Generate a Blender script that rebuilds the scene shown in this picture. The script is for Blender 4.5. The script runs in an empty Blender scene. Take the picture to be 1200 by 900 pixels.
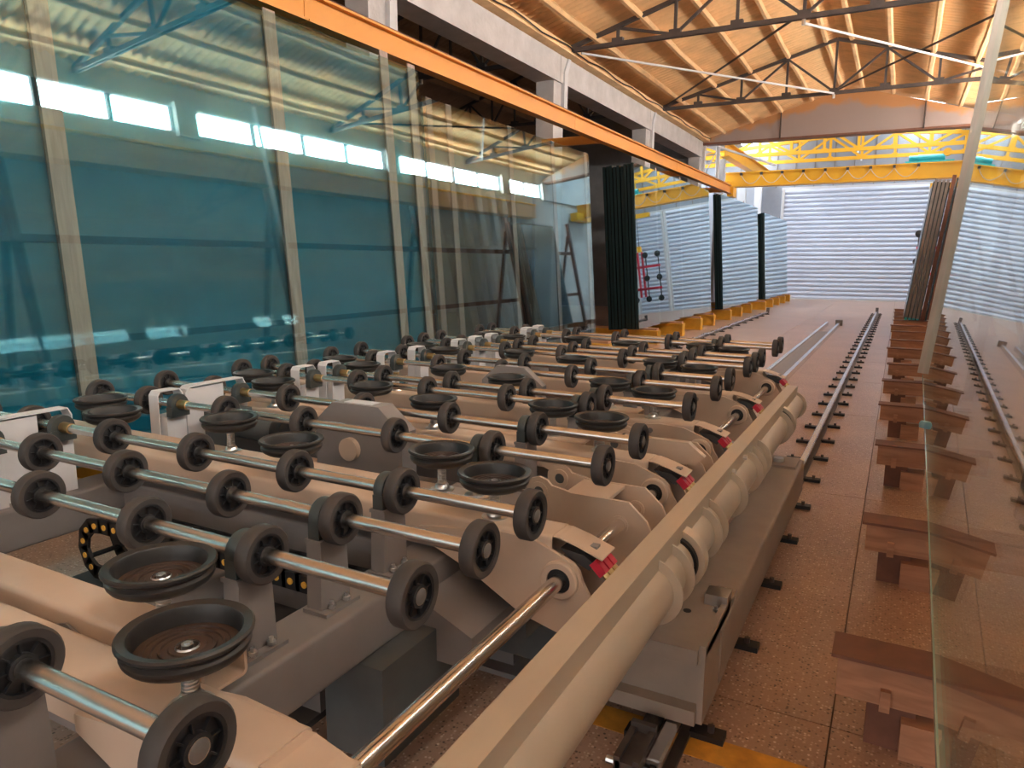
import bpy, math, random
from mathutils import Vector, Matrix
random.seed(7)
sc = bpy.context.scene
C = bpy.context.collection
PI = math.pi
cos, sin, rad = math.cos, math.sin, math.radians

# ------------------------------------------------------------------ camera
yaw, pit, rol, FPX = 0.49038565, 0.16922315, 0.00394517, 840.5
F = Vector((-sin(yaw)*cos(pit), cos(yaw)*cos(pit), -sin(pit)))
R_ = Vector((cos(yaw), sin(yaw), 0)); U_ = R_.cross(F)
R2 = R_*cos(rol) + U_*sin(rol); U2 = U_*cos(rol) - R_*sin(rol)
cd = bpy.data.cameras.new('camera'); cam = bpy.data.objects.new('camera', cd); C.objects.link(cam)
m = Matrix((R2, U2, -F)).transposed().to_4x4(); m.translation = (0, 0, 1.55); cam.matrix_world = m
cd.sensor_width = 36; cd.lens = FPX/1200*36; cd.clip_start = 0.02; cd.clip_end = 300
sc.camera = cam

# ------------------------------------------------------------------ world, daylight, exposure
w = bpy.data.worlds.new('sky'); sc.world = w; w.use_nodes = True
nt = w.node_tree; bg = nt.nodes['Background']
bg.inputs['Color'].default_value = (1.0, 0.95, 0.90, 1); bg.inputs['Strength'].default_value = 1.2
WIN_E, SKY_E = 22.0, 6.2          # daylight in the window glass and in the skylights
sc.view_settings.view_transform = 'Standard'; sc.view_settings.look = 'None'
sc.view_settings.exposure = 1.08; sc.view_settings.gamma = 1; sc.view_settings.use_curve_mapping = False
sc.cycles.use_denoising = True
sc.cycles.transparent_max_bounces = 24
sc.cycles.max_bounces = 10; sc.cycles.diffuse_bounces = 5; sc.cycles.glossy_bounces = 6
sc.cycles.sample_clamp_indirect = 6.0

def portal(name, loc, rot, sx, sy):
    l = bpy.data.lights.new(name, 'AREA'); l.shape = 'RECTANGLE'; l.size = sx; l.size_y = sy
    l.cycles.is_portal = True
    o = bpy.data.objects.new(name, l); C.objects.link(o); o.location = loc; o.rotation_euler = rot
portal('added_door_daylight', (-1.7, -6.95, 2.6), (rad(90), 0, 0), 7.4, 5.2)  # guides sky light through the added doorway, which is out of view

# ------------------------------------------------------------------ materials
MATS = {}
def mat(name, col, rough=.5, metal=0., var=0., vscale=6., bump=0., bscale=30., spec=.5, emit=None, es=0., coat=0., stretch=None, col2=None):
    if name in MATS: return MATS[name]
    M = bpy.data.materials.new(name); M.use_nodes = True; MATS[name] = M
    n = M.node_tree.nodes; L = M.node_tree.links; b = n['Principled BSDF']
    b.inputs['Base Color'].default_value = (*col, 1); b.inputs['Roughness'].default_value = rough
    b.inputs['Metallic'].default_value = metal; b.inputs['Specular IOR Level'].default_value = spec
    if coat: b.inputs['Coat Weight'].default_value = coat
    if emit: b.inputs['Emission Color'].default_value = (*emit, 1); b.inputs['Emission Strength'].default_value = es
    if var or bump:
        tc = n.new('ShaderNodeTexCoord'); mp = n.new('ShaderNodeMapping'); L.new(tc.outputs['Object'], mp.inputs['Vector'])
        if stretch: mp.inputs['Scale'].default_value = stretch
    if var:
        nz = n.new('ShaderNodeTexNoise'); nz.inputs['Scale'].default_value = vscale; nz.inputs['Detail'].default_value = 6; nz.inputs['Roughness'].default_value = .6
        L.new(mp.outputs[0], nz.inputs['Vector'])
        cr = n.new('ShaderNodeValToRGB'); c2 = col2 or tuple(c*(1-var) for c in col); c1 = col if col2 else tuple(min(1, c*(1+var*.5)) for c in col)
        cr.color_ramp.elements[0].color = (*c2, 1); cr.color_ramp.elements[1].color = (*c1, 1)
        cr.color_ramp.elements[0].position = .32; cr.color_ramp.elements[1].position = .68
        L.new(nz.outputs['Fac'], cr.inputs['Fac']); L.new(cr.outputs['Color'], b.inputs['Base Color'])
        mr = n.new('ShaderNodeMapRange'); mr.inputs['To Min'].default_value = max(.02, rough-.08); mr.inputs['To Max'].default_value = min(1, rough+.1)
        L.new(nz.outputs['Fac'], mr.inputs['Value']); L.new(mr.outputs[0], b.inputs['Roughness'])
    if bump:
        nb = n.new('ShaderNodeTexNoise'); nb.inputs['Scale'].default_value = bscale; nb.inputs['Detail'].default_value = 4
        L.new(mp.outputs[0], nb.inputs['Vector'])
        bp = n.new('ShaderNodeBump'); bp.inputs['Strength'].default_value = bump; bp.inputs['Distance'].default_value = .02
        L.new(nb.outputs['Fac'], bp.inputs['Height']); L.new(bp.outputs[0], b.inputs['Normal'])
    return M

def glass(name, tint, boost=0., rough=0., ior=1.52, gc=(.93, 1, .99)):
    M = bpy.data.materials.new(name); M.use_nodes = True; MATS[name] = M
    n = M.node_tree.nodes; L = M.node_tree.links; n.remove(n['Principled BSDF']); out = n['Material Output']
    tr = n.new('ShaderNodeBsdfTransparent'); tr.inputs['Color'].default_value = (*tint, 1)
    gl = n.new('ShaderNodeBsdfGlossy'); gl.inputs['Roughness'].default_value = rough; gl.inputs['Color'].default_value = (*gc, 1)
    fr = n.new('ShaderNodeFresnel'); ge = n.new('ShaderNodeNewGeometry')
    iv = n.new('ShaderNodeMapRange'); iv.inputs['To Min'].default_value = ior; iv.inputs['To Max'].default_value = 1/ior   # thin unrefracted slab: same Fresnel on both faces
    L.new(ge.outputs['Backfacing'], iv.inputs['Value']); L.new(iv.outputs[0], fr.inputs['IOR'])
    mx = n.new('ShaderNodeMixShader'); L.new(tr.outputs[0], mx.inputs[1]); L.new(gl.outputs[0], mx.inputs[2])
    if boost:
        ma = n.new('ShaderNodeMath'); ma.operation = 'MULTIPLY_ADD'; ma.use_clamp = True
        ma.inputs[1].default_value = 1-boost; ma.inputs[2].default_value = boost
        L.new(fr.outputs[0], ma.inputs[0]); L.new(ma.outputs[0], mx.inputs[0])
    else: L.new(fr.outputs[0], mx.inputs[0])
    L.new(mx.outputs[0], out.inputs['Surface'])
    return M

def floor_mat():
    M = bpy.data.materials.new('terrazzo'); M.use_nodes = True; MATS['terrazzo'] = M
    n = M.node_tree.nodes; L = M.node_tree.links; b = n['Principled BSDF']
    tc = n.new('ShaderNodeTexCoord')
    def vor(scale):
        v = n.new('ShaderNodeTexVoronoi'); v.inputs['Scale'].default_value = scale; L.new(tc.outputs['Object'], v.inputs['Vector']); return v
    def ramp(els):
        r = n.new('ShaderNodeValToRGB'); r.color_ramp.interpolation = 'LINEAR'
        while len(r.color_ramp.elements) < len(els): r.color_ramp.elements.new(.5)
        for e, (p, c) in zip(r.color_ramp.elements, els): e.position = p; e.color = (*c, 1)
        return r
    def mixc(a, bb, f):
        x = n.new('ShaderNodeMix'); x.data_type = 'RGBA'
        L.new(a, x.inputs['A']); L.new(bb, x.inputs['B']); L.new(f, x.inputs['Factor']); return x.outputs['Result']
    nz = n.new('ShaderNodeTexNoise'); nz.inputs['Scale'].default_value = 1.3; nz.inputs['Detail'].default_value = 7; L.new(tc.outputs['Object'], nz.inputs['Vector'])
    base = ramp([(.3, (.34, .205, .145)), (.7, (.47, .31, .235))]); L.new(nz.outputs['Fac'], base.inputs['Fac'])
    v1 = vor(85); sp = n.new('ShaderNodeSeparateColor'); L.new(v1.outputs['Color'], sp.inputs[0])
    chip = ramp([(0, (.74, .60, .50)), (.25, (.54, .38, .29)), (.6, (.36, .22, .155)), (.85, (.18, .11, .08)), (1, (.09, .06, .05))]); L.new(sp.outputs['Red'], chip.inputs['Fac'])
    inside = ramp([(.28, (1, 1, 1)), (.5, (0, 0, 0))]); L.new(v1.outputs['Distance'], inside.inputs['Fac'])
    gt = n.new('ShaderNodeMath'); gt.operation = 'GREATER_THAN'; gt.inputs[1].default_value = .25; L.new(sp.outputs['Green'], gt.inputs[0])
    mu = n.new('ShaderNodeMath'); mu.operation = 'MULTIPLY'; L.new(inside.outputs['Color'], mu.inputs[0]); L.new(gt.outputs[0], mu.inputs[1])
    c = mixc(base.outputs['Color'], chip.outputs['Color'], mu.outputs[0])
    L.new(c, b.inputs['Base Color'])
    rr = n.new('ShaderNodeMapRange'); rr.inputs['To Min'].default_value = .29; rr.inputs['To Max'].default_value = .38
    L.new(nz.outputs['Fac'], rr.inputs['Value']); L.new(rr.outputs[0], b.inputs['Roughness'])
    bp = n.new('ShaderNodeBump'); bp.inputs['Strength'].default_value = .12; bp.inputs['Distance'].default_value = .004
    L.new(v1.outputs['Distance'], bp.inputs['Height']); L.new(bp.outputs[0], b.inputs['Normal'])
    return M

def wood_mat(name, ca, cb, scale=(1, 14, 14)):
    M = bpy.data.materials.new(name); M.use_nodes = True; MATS[name] = M
    n = M.node_tree.nodes; L = M.node_tree.links; b = n['Principled BSDF']; b.inputs['Roughness'].default_value = .65
    tc = n.new('ShaderNodeTexCoord'); mp = n.new('ShaderNodeMapping'); mp.inputs['Scale'].default_value = scale
    oi = n.new('ShaderNodeObjectInfo'); ad = n.new('ShaderNodeVectorMath'); ad.operation = 'ADD'
    L.new(tc.outputs['Object'], ad.inputs[0]); L.new(oi.outputs['Random'], ad.inputs[1]); L.new(ad.outputs[0], mp.inputs['Vector'])
    nz = n.new('ShaderNodeTexNoise'); nz.inputs['Scale'].default_value = 3; nz.inputs['Detail'].default_value = 8; nz.inputs['Distortion'].default_value = 1.2
    L.new(mp.outputs[0], nz.inputs['Vector'])
    cr = n.new('ShaderNodeValToRGB'); cr.color_ramp.elements[0].position = .35; cr.color_ramp.elements[1].position = .62
    cr.color_ramp.elements[0].color = (*ca, 1); cr.color_ramp.elements[1].color = (*cb, 1)
    L.new(nz.outputs['Fac'], cr.inputs['Fac']); L.new(cr.outputs['Color'], b.inputs['Base Color'])
    bp = n.new('ShaderNodeBump'); bp.inputs['Strength'].default_value = .25; bp.inputs['Distance'].default_value = .01
    L.new(nz.outputs['Fac'], bp.inputs['Height']); L.new(bp.outputs[0], b.inputs['Normal'])
    return M

def spangle_mat():
    """old grey render and sprayed brown foam meeting in a ragged line on the gable"""
    M = bpy.data.materials.new('gable_plaster'); M.use_nodes = True; MATS['gable_plaster'] = M
    n = M.node_tree.nodes; L = M.node_tree.links; b = n['Principled BSDF']; b.inputs['Roughness'].default_value = .9
    tc = n.new('ShaderNodeTexCoord'); sx = n.new('ShaderNodeSeparateXYZ'); L.new(tc.outputs['Object'], sx.inputs[0])
    nz = n.new('ShaderNodeTexNoise'); nz.inputs['Scale'].default_value = 1.7; nz.inputs['Detail'].default_value = 7; L.new(tc.outputs['Object'], nz.inputs['Vector'])
    # distance below the sloping roof line: z + 0.27*|x+1.75|
    ax = n.new('ShaderNodeMath'); ax.operation = 'ADD'; ax.inputs[1].default_value = 1.75; L.new(sx.outputs['X'], ax.inputs[0])
    ab = n.new('ShaderNodeMath'); ab.operation = 'ABSOLUTE'; L.new(ax.outputs[0], ab.inputs[0])
    k = n.new('ShaderNodeMath'); k.operation = 'MULTIPLY_ADD'; k.inputs[1].default_value = .20; L.new(ab.outputs[0], k.inputs[0]); L.new(sx.outputs['Z'], k.inputs[2])
    s = n.new('ShaderNodeMath'); s.operation = 'MULTIPLY_ADD'; s.inputs[1].default_value = .9; L.new(nz.outputs['Fac'], s.inputs[0]); L.new(k.outputs[0], s.inputs[2])
    cr = n.new('ShaderNodeValToRGB'); mrr = n.new('ShaderNodeMapRange'); mrr.inputs['From Min'].default_value = 6.62; mrr.inputs['From Max'].default_value = 6.78
    L.new(s.outputs[0], mrr.inputs['Value']); L.new(mrr.outputs[0], cr.inputs['Fac'])
    cr.color_ramp.elements[0].color = (.36, .30, .29, 1); cr.color_ramp.elements[1].color = (.52, .27, .12, 1)
    L.new(cr.outputs['Color'], b.inputs['Base Color'])
    bp = n.new('ShaderNodeBump'); bp.inputs['Strength'].default_value = .5; bp.inputs['Distance'].default_value = .05
    L.new(nz.outputs['Fac'], bp.inputs['Height']); L.new(bp.outputs[0], b.inputs['Normal'])
    return M

floor_mat(); spangle_mat()
wood_mat('wood_block', (.34, .165, .095), (.48, .25, .15), (1, 6, 6)); wood_mat('wood_strip', (.33, .25, .22), (.42, .32, .28), (10, 10, 1))
wood_mat('wood_dark', (.10, .06, .04), (.2, .12, .08), (10, 10, 1))
glass('glass_thin', (.86, .95, .97), .20, gc=(.75, .93, 1)); glass('glass_sheet', (.90, .975, .98), .07, gc=(.60, .88, 1)); glass('glass_mirror', (.6, .85, .88), .42, gc=(.92, .98, 1)); glass('glass_near', (.985, .995, .99), .0)
glass('glass_pack', (.72, .93, .94), .10); glass('window_glass', (.95, .98, 1))
mat('cream', (.57, .44, .345), .38, var=.08, vscale=4)
mat('cream_tube', (.53, .445, .35), .34, var=.10, vscale=5, stretch=(1, .3, 1))
mat('grey_paint', (.215, .195, .195), .45, var=.10, vscale=5)
mat('light_grey', (.60, .61, .65), .42, var=.05)
mat('dark_steel', (.045, .042, .045), .55, var=.2)
mat('truss_steel', (.085, .070, .068), .6, var=.3, vscale=3)
mat('chrome', (.70, .67, .64), .27, metal=1)
mat('chrome_shaft', (.74, .71, .68), .20, metal=1)
mat('cap_grey', (.20, .19, .19), .45, metal=.5)
mat('zinc', (.62, .63, .64), .28, metal=1)
mat('rubber', (.052, .045, .044), .62, var=.15, vscale=20)
mat('hub_plastic', (.014, .014, .017), .5)
mat('cup_rubber', (.020, .018, .018), .42, var=.2, vscale=12)
mat('cup_plate', (.050, .028, .020), .5, var=.25, vscale=30)
mat('bearing', (.045, .055, .058), .45, var=.1)
mat('black', (.012, .012, .014), .5)
mat('red_plastic', (.55, .02, .05), .35)
mat('brass', (.6, .42, .2), .35, metal=1)
mat('yellow_dot', (.75, .42, .06), .5)
mat('crane_yellow', (.82, .42, .02), .42, var=.06, vscale=2)
mat('runway_orange', (.72, .30, .05), .45, var=.08, vscale=2)
mat('support_yellow', (.70, .36, .03), .5, var=.15)
mat('concrete', (.56, .54, .55), .85, var=.15, vscale=3, bump=.3, bscale=14)
mat('foam', (.90, .60, .32), .9, var=.16, vscale=2.2, bump=.5, bscale=9)
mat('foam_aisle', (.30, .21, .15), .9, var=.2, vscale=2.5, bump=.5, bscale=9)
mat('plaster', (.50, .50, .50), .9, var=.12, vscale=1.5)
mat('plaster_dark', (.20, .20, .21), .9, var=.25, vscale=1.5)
mat('door_white', (.53, .585, .72), .42, var=.03)
mat('panel_white', (.30, .33, .39), .6, var=.05)
mat('window_light', (.9, .95, 1), .3, emit=(1.0, .91, .80), es=WIN_E)
mat('skylight', (.9, .95, 1), .3, emit=(.84, .93, 1.0), es=SKY_E)
mat('rail_steel', (.16, .13, .12), .4, metal=.6, var=.3, vscale=8)
mat('rail_head', (.72, .72, .74), .22, metal=1, var=.08)
mat('teal_pack', (.045, .27, .40), .08, var=.35, vscale=1.1, spec=.5, stretch=(1, .4, 1.6))
mat('black_edge', (.010, .022, .024), .25, spec=.6)
mat('teal_paint', (.02, .38, .42), .4)
mat('white_plastic', (.8, .8, .78), .5)
mat('cable', (.55, .5, .45), .5)
mat('blue_pad', (.25, .5, .62), .5)
mat('pale_strip', (.62, .59, .56), .5, var=.15, vscale=4, stretch=(4, 4, .6)); mat('glass_edge', (.30, .46, .42), .15, spec=.8); mat('band', (.26, .225, .205), .6, var=.3, vscale=5); mat('carriage', (.36, .295, .25), .5, var=.12)
mat('joint', (.17, .11, .085), .9)
mat('floor_yellow', (.70, .33, .04), .6, var=.35, vscale=9)
mat('sticker', (.70, .45, .25), .5)
mat('sheet_dark', (.10, .11, .115), .5, var=.2)
mat('brown_steel', (.20, .085, .055), .6, var=.25, vscale=8)

# ------------------------------------------------------------------ mesh builder
class MB:
    def __init__(s): s.v = []; s.f = []
    def add(s, vs, fs):
        o = len(s.v); s.v += [tuple(p) for p in vs]; s.f += [tuple(o+i for i in q) for q in fs]; return s
    def box(s, x0, x1, y0, y1, z0, z1):
        return s.add([(x0,y0,z0),(x1,y0,z0),(x1,y1,z0),(x0,y1,z0),(x0,y0,z1),(x1,y0,z1),(x1,y1,z1),(x0,y1,z1)],
                     [(0,3,2,1),(4,5,6,7),(0,1,5,4),(1,2,6,5),(2,3,7,6),(3,0,4,7)])
    def bar(s, a, b, wd, ht, up=(0,0,1)):
        a = Vector(a); b = Vector(b); d = (b-a).normalized(); u = Vector(up)
        if abs(d.dot(u)) > .98: u = Vector((0,1,0))
        r = d.cross(u).normalized()*wd/2; t = r.cross(d).normalized()*ht/2
        return s.add([a-r-t,a+r-t,a+r+t,a-r+t,b-r-t,b+r-t,b+r+t,b-r+t],[(0,1,2,3),(7,6,5,4),(0,4,5,1),(1,5,6,2),(2,6,7,3),(3,7,4,0)])
    def tube(s, a, b, r, n=14, r2=None, caps=True):
        a = Vector(a); b = Vector(b); d = (b-a).normalized(); u = Vector((0,0,1)) if abs(d.z) < .9 else Vector((1,0,0))
        e = d.cross(u).normalized(); g = e.cross(d); r2 = r if r2 is None else r2
        vs = [a+(e*cos(2*PI*i/n)+g*sin(2*PI*i/n))*r for i in range(n)]+[b+(e*cos(2*PI*i/n)+g*sin(2*PI*i/n))*r2 for i in range(n)]
        fs = [(i,n+i,n+(i+1)%n,(i+1)%n) for i in range(n)]
        if caps: fs += [tuple(range(n)), tuple(range(2*n-1,n-1,-1))]
        return s.add(vs, fs)
    def path(s, pts, r, n=8):
        pts = [Vector(p) for p in pts]; rings = []
        for i, p in enumerate(pts):
            d = (pts[min(i+1,len(pts)-1)]-pts[max(i-1,0)]).normalized(); u = Vector((0,0,1)) if abs(d.z) < .9 else Vector((1,0,0))
            e = d.cross(u).normalized(); g = e.cross(d); rings.append([p+(e*cos(2*PI*k/n)+g*sin(2*PI*k/n))*r for k in range(n)])
        vs = [v for q in rings for v in q]; fs = []
        for i in range(len(pts)-1):
            for k in range(n): fs.append((i*n+k,(i+1)*n+k,(i+1)*n+(k+1)%n,i*n+(k+1)%n))
        fs += [tuple(range(n)), tuple(range(len(vs)-1,len(vs)-n-1,-1))]
        return s.add(vs, fs)
    def lathe(s, prof, c=(0,0,0), axis='z', n=24, closed=False):
        vs = []; k = len(prof)
        for i in range(n):
            a = 2*PI*i/n
            for r, h in prof:
                p = {'z':(r*cos(a), r*sin(a), h), 'x':(h, r*cos(a), r*sin(a)), 'y':(r*sin(a), h, r*cos(a))}[axis]
                vs.append((c[0]+p[0], c[1]+p[1], c[2]+p[2]))
        fs = []
        for i in range(n):
            j = (i+1) % n
            for q in range(k if closed else k-1):
                q2 = (q+1) % k
                fs.append((i*k+q, j*k+q, j*k+q2, i*k+q2))
        return s.add(vs, fs)
    def prism(s, poly, a, b, axis='y'):
        n = len(poly)
        f = {'y': lambda p,t:(p[0],t,p[1]), 'x': lambda p,t:(t,p[0],p[1]), 'z': lambda p,t:(p[0],p[1],t)}[axis]
        return s.add([f(p,a) for p in poly]+[f(p,b) for p in poly], [tuple(range(n)), tuple(range(2*n-1,n-1,-1))]+[(i,n+i,n+(i+1)%n,(i+1)%n) for i in range(n)])
    def mesh(s, name, m, smooth=None, off=None):
        me = bpy.data.meshes.new(name); vs = s.v
        if off: vs = [(a-off[0], b-off[1], c-off[2]) for a,b,c in vs]
        me.from_pydata(vs, [], s.f); me.update()
        import bmesh
        bm = bmesh.new(); bm.from_mesh(me); bmesh.ops.recalc_face_normals(bm, faces=bm.faces); bm.to_mesh(me); bm.free()
        me.materials.append(MATS[m] if isinstance(m, str) else m)
        if smooth is not None:
            me.polygons.foreach_set('use_smooth', [True]*len(me.polygons)); me.set_sharp_from_angle(angle=rad(smooth))
        return me
    def build(s, name, m, parent=None, smooth=None, off=None):
        if off is None and parent is not None: off = parent.get('_o')
        if off is None: off = (0,0,0)
        return link(name, s.mesh(name, m, smooth, off), parent, _o=off)

def link(name, me, parent=None, loc=(0,0,0), rot=None, _o=None):
    o = bpy.data.objects.new(name, me); C.objects.link(o); o.location = loc
    if rot: o.rotation_euler = rot
    if parent is not None: o.parent = parent
    if _o is not None and parent is not None: o['_o'] = _o
    return o
def tag(o, label, cat, group=None, kind=None):
    o['label'] = label; o['category'] = cat
    if group: o['group'] = group
    if kind: o['kind'] = kind
    return o
def thing(name, label, cat, loc=(0,0,0), group=None, rot=None):
    o = link(name, None, None, loc, rot); o['_o'] = tuple(loc) if not rot else (0,0,0)
    return tag(o, label, cat, group)
def struct(name, label, cat, b=None, m=None, smooth=None):
    o = b.build(name, m, None, smooth) if b else link(name, None)
    o['_o'] = (0,0,0); tag(o, label, cat, None, 'structure'); return o
def rrect(w_, h_, r, k=4):
    p = []
    for cx, cy, a0 in ((w_/2-r, h_/2-r, 0), (-w_/2+r, h_/2-r, 90), (-w_/2+r, -h_/2+r, 180), (w_/2-r, -h_/2+r, 270)):
        for i in range(k+1): a = rad(a0+90*i/k); p.append((cx+r*cos(a), cy+r*sin(a)))
    return p
ORD = ['first', 'second', 'third', 'fourth', 'fifth', 'sixth', 'seventh', 'eighth', 'ninth', 'tenth', 'eleventh', 'twelfth', 'thirteenth', 'fourteenth', 'fifteenth', 'sixteenth']

# ================================================================== SETTING
XL, XR, RIDGE, ZE, ZR = -5.8, 2.4, -1.7, 5.55, 6.75
YB, YG, YE = -7.0, 24.2, 33.4
# floor: dark bed and big slabs with open joints
fl = struct('floor', 'speckled brownish pink terrazzo floor of large slabs', 'floor', MB().box(-12.2, XR+.3, YB-6, YE+.3, -.2, -.012), 'joint')
xs = [-12.2, -9.2, -6.1, -4.15, -2.15, -.08, 2.7]; ys = [-13, -9, -6, -3, 0, 2.45, 5.15, 8.05, 10.4, 12.6, 14.6, 17.2, 20, 23, 26, 29.5, YE+.3]
for i in range(len(xs)-1):
    for j in range(len(ys)-1):
        g = .0028; dx = .35*((j % 2)*.0)
        MB().box(xs[i]+g+dx, xs[i+1]-g+dx, ys[j]+g, ys[j+1]-g, -.03, 0).build('floor_slab', 'terrazzo', fl)
MB().box(-.86, -.12, 2.08, 2.20, 0, .0015).build('floor_marking', 'floor_yellow', fl)

# roof of the main bay: corrugated sheets sprayed with brown foam, purlins along the hall
ce = struct('ceiling', 'pitched corrugated roof sprayed with rust brown foam', 'roof')
def sheet_mesh(name, x0, z0, x1, z1, m, waves=6, pitch=.177, amp=.028):
    b = MB(); n = waves*6
    for k, off in enumerate((0, .02)):
        for i in range(n+1):
            y = i*pitch/6; d = amp*sin(2*PI*i/6)
            b.v.append((x0, y, z0+d+off)); b.v.append((x1, y, z1+d+off))
    for k in range(2):
        o = k*2*(n+1)
        for i in range(n): b.f.append((o+2*i, o+2*i+1, o+2*i+3, o+2*i+2))
    return b.mesh(name, m, 60)
sl = sheet_mesh('roof_sheet', XL-.4, ZE-.03, RIDGE, ZR, 'foam'); sr = sheet_mesh('roof_sheet', RIDGE, ZR, XR+.3, ZE, 'foam')
ny = int((YG-YB)/1.062)+1
for i in range(ny):
    for me in (sl, sr): link('roof_sheet', me, ce, (0, YB+i*1.062, 0))
def roofz(x): return ZR-(ZR-ZE)*abs(x-RIDGE)/(RIDGE-XL)
for x in (-5.3, -4.45, -3.6, -2.75, -1.95, -1.4, -.6, .25, 1.1, 1.95):
    b = MB(); n = 40; rnd = [random.uniform(-.012, .012) for _ in range(n+1)]
    z = roofz(x)-.075
    b.path([(x+rnd[i], YB+(YG-YB)*i/n, z+rnd[-i-1]*.8) for i in range(n+1)], .062, 6)
    b.build('purlin', 'foam', ce, 50)

# right wall with its strip of high windows
wr = struct('wall_right', 'grey plaster wall with a strip of high windows', 'wall',
    MB().box(XR, XR+.3, YB, YE, 0, 4.78).box(XR, XR+.3, YB, YE, 5.24, 6.0), 'plaster')
bays = [(-6.6,-3.1),(-2.6,2.6),(3.1,8.95),(9.4,14.95),(15.5,21.0),(21.5,24.0)]
for k in range(len(bays)+1):
    a = bays[k-1][1] if k else YB; c = bays[k][0] if k < len(bays) else YE
    MB().box(XR-.08, XR+.3, a, c, 4.7 if k else 4.78, 5.3).build('pier', 'plaster', wr)
for k, (a, c) in enumerate(bays):
    n = max(2, round((c-a)/1.25)); wn = struct('window_%d' % (k+1), 'bright strip window high in the right wall, bay %s' % ORD[k], 'window',
        MB().box(XR+.02, XR+.08, a, c, 4.76, 4.80).box(XR+.02, XR+.08, a, c, 5.22, 5.26), 'light_grey')
    for i in range(n):
        y0 = a+(c-a)*i/n; y1 = a+(c-a)*(i+1)/n
        MB().box(XR+.10, XR+.11, y0+.02, y1-.02, 4.8, 5.22).build('pane', 'window_light', wn)
        MB().box(XR+.02, XR+.09, y1-.045, y1+.045, 4.8, 5.22).build('mullion', 'dark_steel', wn)

# wall behind the camera; its tall doorway is an added opening for sky light
struct('wall_back', 'plaster wall behind the camera with a tall added opening for daylight', 'wall',
    MB().box(-12.2, -5.4, YB-.3, YB, 0, 6.9).box(2.0, XR+.3, YB-.3, YB, 0, 6.9).box(-5.4, 2.0, YB-.3, YB, 5.2, 6.9), 'plaster')
# aisle beyond the column row
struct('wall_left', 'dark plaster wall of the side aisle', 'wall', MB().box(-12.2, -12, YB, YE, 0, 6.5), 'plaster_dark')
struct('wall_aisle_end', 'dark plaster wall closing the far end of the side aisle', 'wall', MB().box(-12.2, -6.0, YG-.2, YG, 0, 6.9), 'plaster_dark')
ca = struct('ceiling_aisle', 'dark corrugated roof of the side aisle', 'roof')
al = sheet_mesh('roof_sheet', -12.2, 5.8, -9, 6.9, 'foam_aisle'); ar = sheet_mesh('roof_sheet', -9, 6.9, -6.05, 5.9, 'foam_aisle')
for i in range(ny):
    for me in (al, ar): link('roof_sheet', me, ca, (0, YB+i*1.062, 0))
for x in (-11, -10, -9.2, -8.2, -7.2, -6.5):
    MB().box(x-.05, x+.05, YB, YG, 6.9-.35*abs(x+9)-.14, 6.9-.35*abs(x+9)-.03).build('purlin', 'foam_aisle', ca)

# gable beam over the far opening
gb = MB().prism([(XL-.3, 5.33), (XR+.3, 5.33), (XR+.3, roofz(XR+.2)-.13), (RIDGE, ZR-.12), (XL-.3, roofz(XL-.3)-.07)], YG, YG+.12)
gw = struct('wall_gable', 'ragged grey plaster gable under the brown foam roof', 'wall', gb, 'gable_plaster')
MB().box(XL-.2, XR, YG-.04, YG+.37, 5.28, 5.335).build('lintel_angle', 'brown_steel', gw)
for x in (-3.6, .25): MB().tube((x, YG-.06, 5.3), (x, YG-.06, roofz(x)-.1), .02, 8).build('conduit', 'truss_steel', gw)

# annex at the far end: light panel walls, skylights, big roller doors
we = struct('wall_far', 'pale panel wall above the far roller doors', 'wall', MB().box(-12.2, XR+.3, YE, YE+.2, 4.62, 8.0).box(-12.2, -4.75, YE, YE+.2, 0, 4.62), 'panel_white')
for i in range(18):
    x = -11+i*.75; MB().box(x-.02, x+.02, YE-.03, YE, 4.7, 7.6).build('panel_joint', 'grey_paint', we)
MB().box(-4.75, XR+.3, YE-.05, YE+.2, 4.58, 4.70).build('door_head', 'light_grey', we)
can = struct('ceiling_annex', 'white sheet roof of the far annex with skylights', 'roof')
ax0, ax1, zr0 = -9.0, XR+.3, 6.55
def az(x): return 7.75-.27*abs(x-RIDGE)
for (xa, xb) in ((ax0, -6.4), (-5.2, -2.6), (-2.6, RIDGE), (RIDGE, -.2), (.9, ax1)):
    MB().prism([(xa, az(xa)), (xb, az(xb)), (xb, az(xb)+.08), (xa, az(xa)+.08)], YG+.3, YE+.2).build('roof_panel', 'panel_white', can)
for (xa, xb) in ((-6.4, -5.2), (-.2, .9)):
    MB().prism([(xa, az(xa)), (xb, az(xb)), (xb, az(xb)+.03), (xa, az(xa)+.03)], YG+.3, YE+.2).build('skylight_panel', 'skylight', can)
struct('wall_annex_gable', 'white sheet infill above the hall roof line', 'wall', MB().prism([(XL-3.3, 6.1), (XL-.3, 5.8), (RIDGE, ZR+.25), (XR+.3, 5.85), (XR+.3, 7.0), (RIDGE, 7.8), (XL-3.3, 6.12)], YG+.36, YG+.42), 'panel_white')
wal = struct('wall_annex_left', 'pale annex side wall with a tall bright glazed band', 'wall', MB().box(-9.2, -9, YG+.3, YE, 0, 4.4).box(-9.2, -9, YG+.3, YE, 5.6, 6.2), 'panel_white')
for i in range(6):
    y0 = YG+.3+i*1.5; MB().box(-9.12, -9.10, y0+.04, y0+1.46, 4.4, 5.6).build('pane', 'skylight', wal); MB().box(-9.2, -9.02, y0+1.46, y0+1.54, 4.4, 5.6).build('mullion', 'light_grey', wal)

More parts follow.
